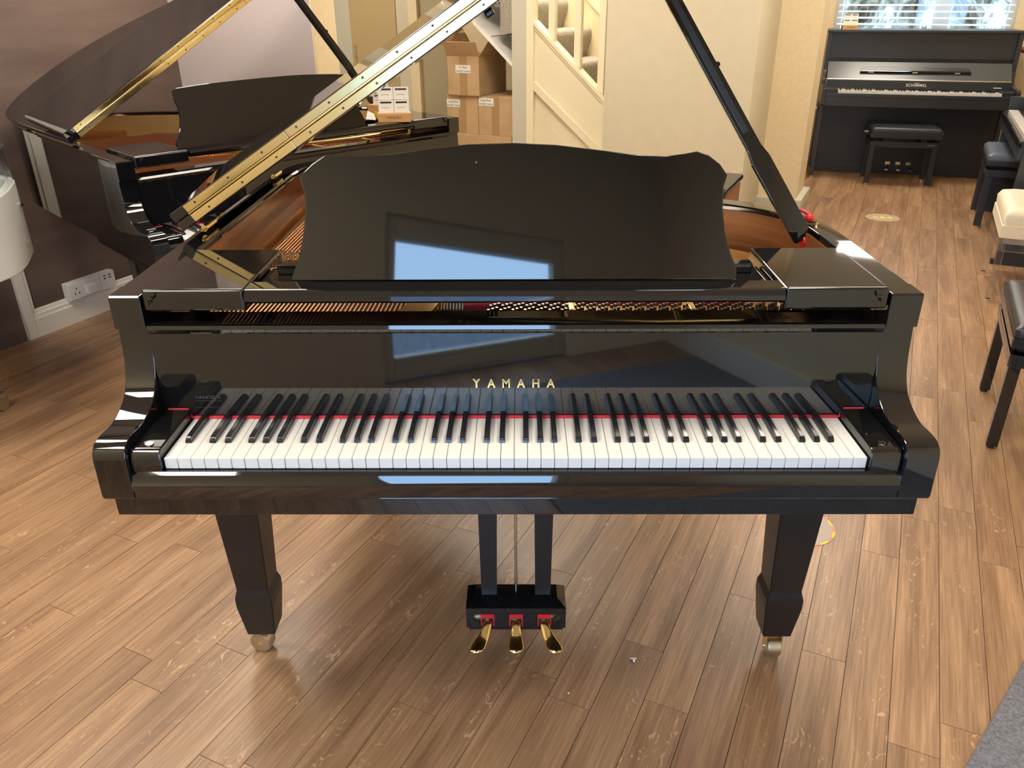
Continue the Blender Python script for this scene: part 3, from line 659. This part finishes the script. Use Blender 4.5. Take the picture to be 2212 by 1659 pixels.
obj('hinge_strip', cyl((-UW+.04, .166, .795), (UW-.04, .166, .795), .008, n=10), 'steelwheel', UP, 40)
obj('name_board', bx(-UW+.034, UW-.034, .152, .172, .728, .788, .002), 'upright', UP, 40)
obj('key_bed', bx(-UW+.032, UW-.032, -.03, .30, .60, .672, .004), 'upright', UP, 40)
obj('key_slip', bx(-UW+.032, UW-.032, -.032, -.006, .672, .702, .004), 'upright', UP, 40)
t = None
for i in range(52):
    x = -.6125 + i*.02356; t = bx(x+.0008, x+.0228, 0, .15, .700, .720, bm=t)
k = obj('white_keys', t, 'ivory', UP); k['kind'] = 'stuff'
t = None
for i in range(51):
    if 'ABCDEFG'[i % 7] in 'BE': continue
    x = -.6125 + (i+1)*.02356; t = bx(x-.0055, x+.0055, .055, .15, .720, .732, bm=t)
k = obj('black_keys', t, 'ebony', UP); k['kind'] = 'stuff'
for sx in (-1, 1):
    a, b = sorted((sx*.614, sx*(UW-.034))); obj('cheek_block', bx(a, b, -.004, .15, .70, .735, .004), 'upright', UP, 40)
obj('lower_panel', bx(-UW+.032, UW-.032, .285, .30, .09, .60), 'matteblack', UP); obj('bottom_rail', bx(-UW+.032, UW-.032, .275, .30, .012, .09, .003), 'matteblack', UP, 40)
text('brand_lettering', 'SCHIMMEL', .030, Matrix.Translation((0, .1512, .759)) @ FACE, 'gloss_white', UP, .0005, .98, 1.2, bold=.0006)
obj('brand_bar', bx(-.018, .018, .1505, .1522, .7735, .7765), 'gloss_white', UP)
obj('model_plate', bx(.575, .635, .1505, .1522, .748, .754), 'gloss_white', UP)
for x, dx in ((-.085, -.015), (0, 0), (.085, .015)):
    S = [(.29, 0, .082, .010, .005), (.26, .2, .080, .012, .005), (.22, .8, .062, .018, .005), (.19, 1, .060, .022, .004), (.175, 1, .060, .015, .003)]
    pd = obj('pedal', loft([[Vector((x + dx*o_ + w_*math.cos(2*PI*k/12), y, z + h_*math.sin(2*PI*k/12))) for k in range(12)] for y, o_, z, w_, h_ in S]), 'chrome', UP, 60)
    obj('pedal_plate', bx(x-.02, x+.02, .280, .286, .085, .115), 'chrome', pd)
hp = thing('headphones', 'black headphones hanging at the left end of the upright piano', 'headphones', UP.matrix_basis @ Vector((-.775, .02, .60)), -.274)
tor = [Vector((-.012 + .0, .055*math.cos(a), .055*math.sin(a)+.04)) for a in [2*PI*k/20 for k in range(21)]]
obj('band', tube(tor, .010, 8), 'matteblack', hp, 60); obj('ear_pad', lathe([(.004, -.012), (.030, -.010), (.032, .008), (.006, .012)], (-.012, 0, -.02), 16), 'gloss_white', hp, 50)
hp.rotation_euler = (0, 0, -.274)
# bench of the upright
def bench(name, label, cat, loc, rz, hw, hd, zt_, seat, pad, legw=.04, foot='chrome', knobs=True, frame='matteblack', gap=.025, tuft=False, legm=None):
    b = thing(name, label, cat, loc, rz)
    fz = zt_ - seat - gap
    for sx in (-1, 1):
        for sy in (-1, 1):
            x, y = sx*(hw-legw/2-.006), sy*(hd-legw/2-.006)
            l = obj('leg', bx(x-legw/2, x+legw/2, y-legw/2, y+legw/2, .012, fz, .003), legm or frame, b, 40)
            obj('foot', cyl((x, y, 0), (x, y, .012), legw*.36, n=12), foot, l, 40)
    t = bx(-hw, hw, -hd, -hd+.025, fz-.045, fz, .003); bx(-hw, hw, hd-.025, hd, fz-.045, fz, .003, bm=t); bx(-hw, -hw+.025, -hd+.025, hd-.025, fz-.045, fz, .003, bm=t); bx(hw-.025, hw, -hd+.025, hd-.025, fz-.045, fz, .003, bm=t)
    obj('apron', t, legm or frame, b, 40)
    if gap > .012:
        t = None
        for sx in (-1, 1): t = bx(sx*(hw*.55)-.02, sx*(hw*.55)+.02, -hd+.03, hd-.03, fz-.03, fz+gap, bm=t)
        obj('lift_mechanism', t, 'matteblack' if legm is None else 'chrome', b)
    obj('seat_frame', bx(-hw-.008, hw+.008, -hd-.006, hd+.006, fz+gap, fz+gap+seat*.42, .004), frame, b, 40)
    z0, z1 = fz+gap+seat*.42, zt_
    rings = []
    for z, ins in ((z0, .0), (z0+(z1-z0)*.55, -.004), (z0+(z1-z0)*.85, .012), (z1, .05)):
        ex, ey = hw-ins+.002, hd-ins+.002; r_ = .02
        ring = []
        for cx_, cy_, a0 in ((1, 1, 0), (-1, 1, 90), (-1, -1, 180), (1, -1, 270)):
            for k in range(5):
                a = math.radians(a0 + 22.5*k); ring.append(Vector((cx_*(ex-r_) + r_*math.cos(a), cy_*(ey-r_) + r_*math.sin(a), z)))
        rings.append(ring)
    cu = obj('cushion', loft(rings), pad, b, 60)
    if tuft:
        for i in range(4):
            for j in range(2): obj('button', lathe([(.001, -.003), (.009, -.001), (.007, .003), (.002, .004)], (-hw*.66 + i*hw*.44, (-.5+j)*hd*.8, z1), 10), pad, cu, 60)
    if knobs:
        for sx in (-1, 1): obj('height_knob', cyl((sx*(hw+.008), 0, fz+gap+seat*.2), (sx*(hw+.04), 0, fz+gap+seat*.2), .02, n=16), 'matteblack', b, 40)
    return b
ub = bench('piano_bench', 'black adjustable piano bench in front of the upright piano', 'bench', UP.matrix_basis @ Vector((-.055, -.03, 0)), -.274, .262, .16, .47, .09, 'leather', knobs=True)
text('bench_lettering', 'SCHIMMEL', .012, Matrix.Translation((.20, -.1612, .335)) @ FACE, 'grey_ink', ub, .0002)
# price-card holders
def holder(label, loc, rz, w_=.125, zoff=0, rows=2, cols=2, h_=.085, grp='wooden price card holders'):
    h = thing('card_holder', label, 'card holder', loc, rz, grp)
    bl_ = obj('wood_block', bx(-w_/2, w_/2, -.03, .03, 0, .035, .002), 'holderwood', h, 40)
    text('block_lettering', 'HANDELS', .014, Matrix.Translation((0, -.0302, .018)) @ FACE, 'ink', bl_, .0001)
    ch_ = h_/rows; cw = w_*.94/cols
    for r in range(rows):
        for c in range(cols):
            x = -w_*.47 + cw*(c+.5); z = .036 + ch_*(r+.5); y = -.006 + .010*r
            cd = obj('price_card', bx(x-cw*.485, x+cw*.485, y-.001, y+.001, .030 if r == 0 else z-ch_*.5, z+ch_*.47), 'paper', h)
            obj('black_stripe', bx(x-cw*.36, x+cw*.36, y-.0016, y-.0009, z+ch_*.22, z+ch_*.36), 'ink', cd)
            obj('pencil_line', bx(x-cw*.30, x+cw*.22, y-.0016, y-.0009, z-ch_*.14, z-ch_*.10), 'grey_ink', cd)
    return h
holder('wooden price card holder standing on top of the upright piano', UP.matrix_basis @ Vector((-.575, .33, 1.173)), -.274 + .15, .125)
p = pz(853, 262, .986); holder('wooden price card holder standing on the rear grand piano', p, .12, .135, h_=.10)
p = pz(828, 243, .986); holder('second wooden card holder turned away behind the first on the rear grand', p + Vector((-.01, .03, 0)), .95, .12, h_=.09)
# slip of paper on the rear grand
q0 = pz(802, 258, .988)
t = loft([[q0 + Vector((x, y, z + dz)) for x, y, z in ((-.02, -.015, .002), (.025, -.03, .001), (.012, .012, .020), (-.018, .03, .030))] for dz in (0, .0012)])
o = obj('paper_slip', t, 'paper'); tag(o, 'crumpled white slip of paper beside the card holder on the rear grand', 'paper')
o2 = obj('yellow_tab', bx(.012, .030, .020, .024, .001, .028), 'yellow'); o2.location = q0; tag(o2, 'small yellow paper tab standing by the white slip', 'paper')

# ------------------------------------------------------------------ right side
ROOMQ = ROOM + PI/2                # things along the right wall: their width runs down the wall
def wall_thing(r, s): return RS(r, s)
bench('piano_bench', 'black piano bench at the right edge of the picture, nearest the camera', 'bench', RS(.962+.17, 2.12), ROOMQ, .272, .17, .475, .085, 'leather', legw=.038, foot='matteblack', knobs=False, frame='gloss')
bench('acrylic_bench', 'white buttoned bench on clear acrylic legs', 'bench', RS(1.035+.18, 3.82), ROOMQ, .275, .18, .49, .15, 'creamleather', legw=.03, foot='chrome', knobs=False, frame='creamleather', tuft=True, legm='clear')
bench('piano_stool', 'dark stool with grey padded seat before the digital piano', 'stool', RS(1.035+.17, 5.43), ROOMQ, .27, .17, .50, .085, 'greyleather', legw=.045, foot='chrome', knobs=True)
dp = thing('digital_piano', 'black console piano along the right wall, its white keys showing at the edge', 'piano', RS(1.12, 5.0), ROOMQ - PI)
# local: width along x (wall), y towards the wall
for sx in (-1, 1):
    a, b = sorted((sx*.72, sx*.69)); obj('side_panel', bx(a, b, .0, .55, .02, .80, .004), 'upright', dp, 40)
    obj('foot', bx(a, b, -.02, .57, 0, .03, .003), 'upright', dp, 40)
obj('body', bx(-.69, .69, -.02, .55, .60, .69, .004), 'upright', dp, 40); obj('top', prism([(.17, .74), (.17, .78), (.24, .90), (.58, .92), (.58, .74)], 'x', -.72, .72, .004), 'gloss', dp, 40)
obj('back_board', bx(-.69, .69, .52, .54, .03, .60), 'matteblack', dp)
t = None
for i in range(52):
    x = -.6125 + i*.02356; t = bx(x+.0008, x+.0228, 0, .15, .695, .722, bm=t)
k = obj('white_keys', t, 'ivory', dp); k['kind'] = 'stuff'
t = None
for i in range(51):
    if 'ABCDEFG'[i % 7] in 'BE': continue
    x = -.6125 + (i+1)*.02356; t = bx(x-.0055, x+.0055, .055, .15, .722, .734, bm=t)
k = obj('black_keys', t, 'ebony', dp); k['kind'] = 'stuff'
obj('key_lip', bx(-.69, .69, -.028, -.004, .66, .700, .004), 'gloss', dp, 40)
vs = thing('wood_ornament', 'reddish brown wooden scroll hanging on the wall beside the upright piano', 'ornament', RS(1.30, 7.30, 1.02), ROOM)
obj('scroll', tube([(-.10, 0, .0), (-.07, 0, .004), (-.03, 0, -.010), (.03, 0, .005), (.12, 0, .05), (.24, 0, .08)], [.008, .020, .024, .035, .05, .05], 10), 'redwood', vs, 60)
sk2 = thing('wall_outlet', 'white wall socket low behind the grey stool', 'socket', RS(1.745, 6.3, .30), ROOM - PI/2)
obj('plate', bx(-.075, .075, -.012, .004, 0, .09, .003), 'sock', sk2, 40); obj('switch', bx(.01, .03, -.016, -.010, .035, .055, .002), 'ink', sk2)
# low cabinet behind the bentside
cb = thing('low_cabinet', 'low dark cabinet with brown side standing behind the near piano', 'cabinet', RS(-.52, 3.36), ROOM)
obj('body', bx(-.24, .24, -.20, .22, .02, .51, .004), 'rimwood', cb, 40); obj('top', bx(-.25, .25, -.22, .23, .51, .545, .012, 3), 'gloss', cb, 40); obj('front_panel', bx(-.24, .24, -.215, -.20, .03, .51, .003), 'gloss', cb, 40)
obj('plinth', bx(-.22, .22, -.18, .20, 0, .02), 'satin', cb)
# carpet and floor stickers
c = obj('door_carpet', prism([(.50, -.66), (.735, -.01), (.867, .365), (1.0, .746), (1.12, 1.09), (1.72, 1.15), (1.72, -1.6), (.5, -1.6)], 'z', .0005, .009, .003), 'carpet'); c.rotation_euler = (0, 0, ROOM); tag(c, 'dark grey carpet by the shop door, at the lower right corner', 'carpet')
def sticker(label, cx, cy, rx, ry, rz):
    s = thing('floor_sticker', label, 'sticker', (cx, cy, .0004), rz)
    el = [(rx*math.cos(2*PI*k/40), ry*math.sin(2*PI*k/40)) for k in range(40)]
    obj('disc', prism(el, 'z', 0, .0006), 'stickergrey', s)
    for k in range(20):
        a0, a1 = 2*PI*k/20, 2*PI*(k+1)/20
        q = [(rx*math.cos(a0), ry*math.sin(a0)), (rx*math.cos(a1), ry*math.sin(a1)), (rx*.93*math.cos(a1), ry*.93*math.sin(a1)), (rx*.93*math.cos(a0), ry*.93*math.sin(a0))]
        obj('border_dash', prism(q, 'z', .0006, .001), 'yellow' if k % 2 else 'pinkred', s)
    for sx in (-1, 1):
        obj('arrow', prism([(sx*rx*.62, 0), (sx*rx*.42, ry*.42), (sx*rx*.42, ry*.15), (sx*rx*.25, ry*.15), (sx*rx*.25, -ry*.15), (sx*rx*.42, -ry*.15), (sx*rx*.42, -ry*.42)][::sx], 'z', .0006, .001), 'yellow', s)
    obj('symbol', prism([(-rx*.16, -ry*.3), (rx*.16, -ry*.3), (rx*.12, ry*.3), (-rx*.12, ry*.3)], 'z', .0006, .001), 'yellow', s)
sticker('faded pink and yellow floor sticker in front of the upright piano', 2.62, 4.51, .115, .11, ROOM*.3)
sticker('round floor sticker with yellow and red dashed edge behind the front right piano leg', .865, .808, .098, .098, .3)

# ------------------------------------------------------------------ left side
so = thing('wall_socket', 'long white socket box with a plug on the brown left wall', 'socket', RS(-3.07, 1.46, .162), ROOM + PI/2)
# local x runs along the wall (away), -y out of the wall
obj('back_box', bx(-.135, .135, -.042, -.0005, -.043, .043, .004), 'sock', so, 40)
for a, b in ((-.131, .042), (.046, .131)): obj('face_plate', bx(a, b, -.047, -.042, -.040, .040, .002), 'sock', so, 40)
for dx, dz in ((-.105, -.012), (-.082, -.012), (-.0935, .012)): obj('pin_hole', bx(dx-.003, dx+.003, -.0476, -.0468, dz-.004, dz+.004), 'ink', so)
for k in range(2):
    for j in range(2): obj('usb_port', bx(.066+.03*k, .080+.03*k, -.0476, -.0468, .010+.014*j, .016+.014*j), 'ink', so)
pg = obj('plug', bx(-.055, .0, -.082, -.047, -.028, .022, .008, 3), 'sock', so, 40)
obj('rocker', bx(-.028, -.012, -.051, -.047, .022, .036, .001), 'sock', so)
pc = tube([RS(-3.0, 1.43, .135), RS(-2.99, 1.45, .12), RS(-2.985, 1.55, .10), RS(-3.0, 1.75, .03), RS(-2.95, 2.0, .006)], .003, 6)
tag(obj('power_cable', pc, 'sock', None, 60), 'thin pale cable running from the plug along the skirting', 'cable')
# white acrylic grand: its rounded tail
ac = thing('acrylic_piano', 'white acrylic grand piano whose rounded tail enters at the left edge', 'piano', (0, 0, 0))
tail = [Vector((-2.38, 1.94)), Vector((-2.2, 1.93))] + catmull([(-2.0, 1.88), (-1.86, 1.78), (-1.785, 1.64), (-1.735, 1.50), (-1.735, 1.40), (-1.78, 1.30), (-1.90, 1.22), (-2.05, 1.18)], 5) + [Vector((-2.38, 1.13))]
obj('rim', sweep(tail, [(0, .600), (0, .855), (.004, .860), (.03, .860), (.034, .855), (.034, .600), (.030, .594), (.004, .594)]), 'acrylic_white', ac, 40)
obj('clear_rim', sweep(tail, [(.004, .860), (.004, .985), (.018, .985), (.018, .860)]), 'clear', ac, 40)
obj('bottom_board', prism([tuple(p) for p in inset(tail, .034)], 'z', .60, .62), 'acrylic_white', ac)
for (x, y, z) in ((-1.7825, 1.63, .665), (-1.800, 1.68, .785)): obj('cap_screw', cyl((x, y, z), (x+.010, y-.002, z), .0075, n=14), 'chrome', ac, 40)
lgp = Vector((-2.03, 1.575, 0))
lg = obj('leg', loft([[lgp + Vector((sx*w_, sy*w_, z)) for sx, sy in ((-1, -1), (1, -1), (1, 1), (-1, 1))] for z, w_ in ((.075, .028), (.60, .045))]), 'clear', ac)
obj('caster_wheel', cyl(lgp + Vector((-.03, 0, .03)), lgp + Vector((.02, 0, .03)), .03, n=20), 'steelwheel', lg, 40); obj('caster_fork', bx(-2.06, -2.0, 1.56, 1.59, .055, .076), 'chrome', lg)
# bits of paper lint on the floor
for px, py, sz, lab in ((1369, 1426, .011, 'white scrap of paper on the floor right of the pedals'), (1228, 1499, .004, 'tiny white crumb on the floor below the pedals')):
    p = pz(px, py, 0); t = loft([[p + Vector((math.cos(a)*sz*(.6+.4*math.sin(3*a)), math.sin(a)*sz*.7, z + .002*math.cos(2*a))) for a in [2*PI*k/9 for k in range(9)]] for z in (.0022, .0032)])
    tag(obj('paper_scrap', t, 'paper'), lab, 'scrap')
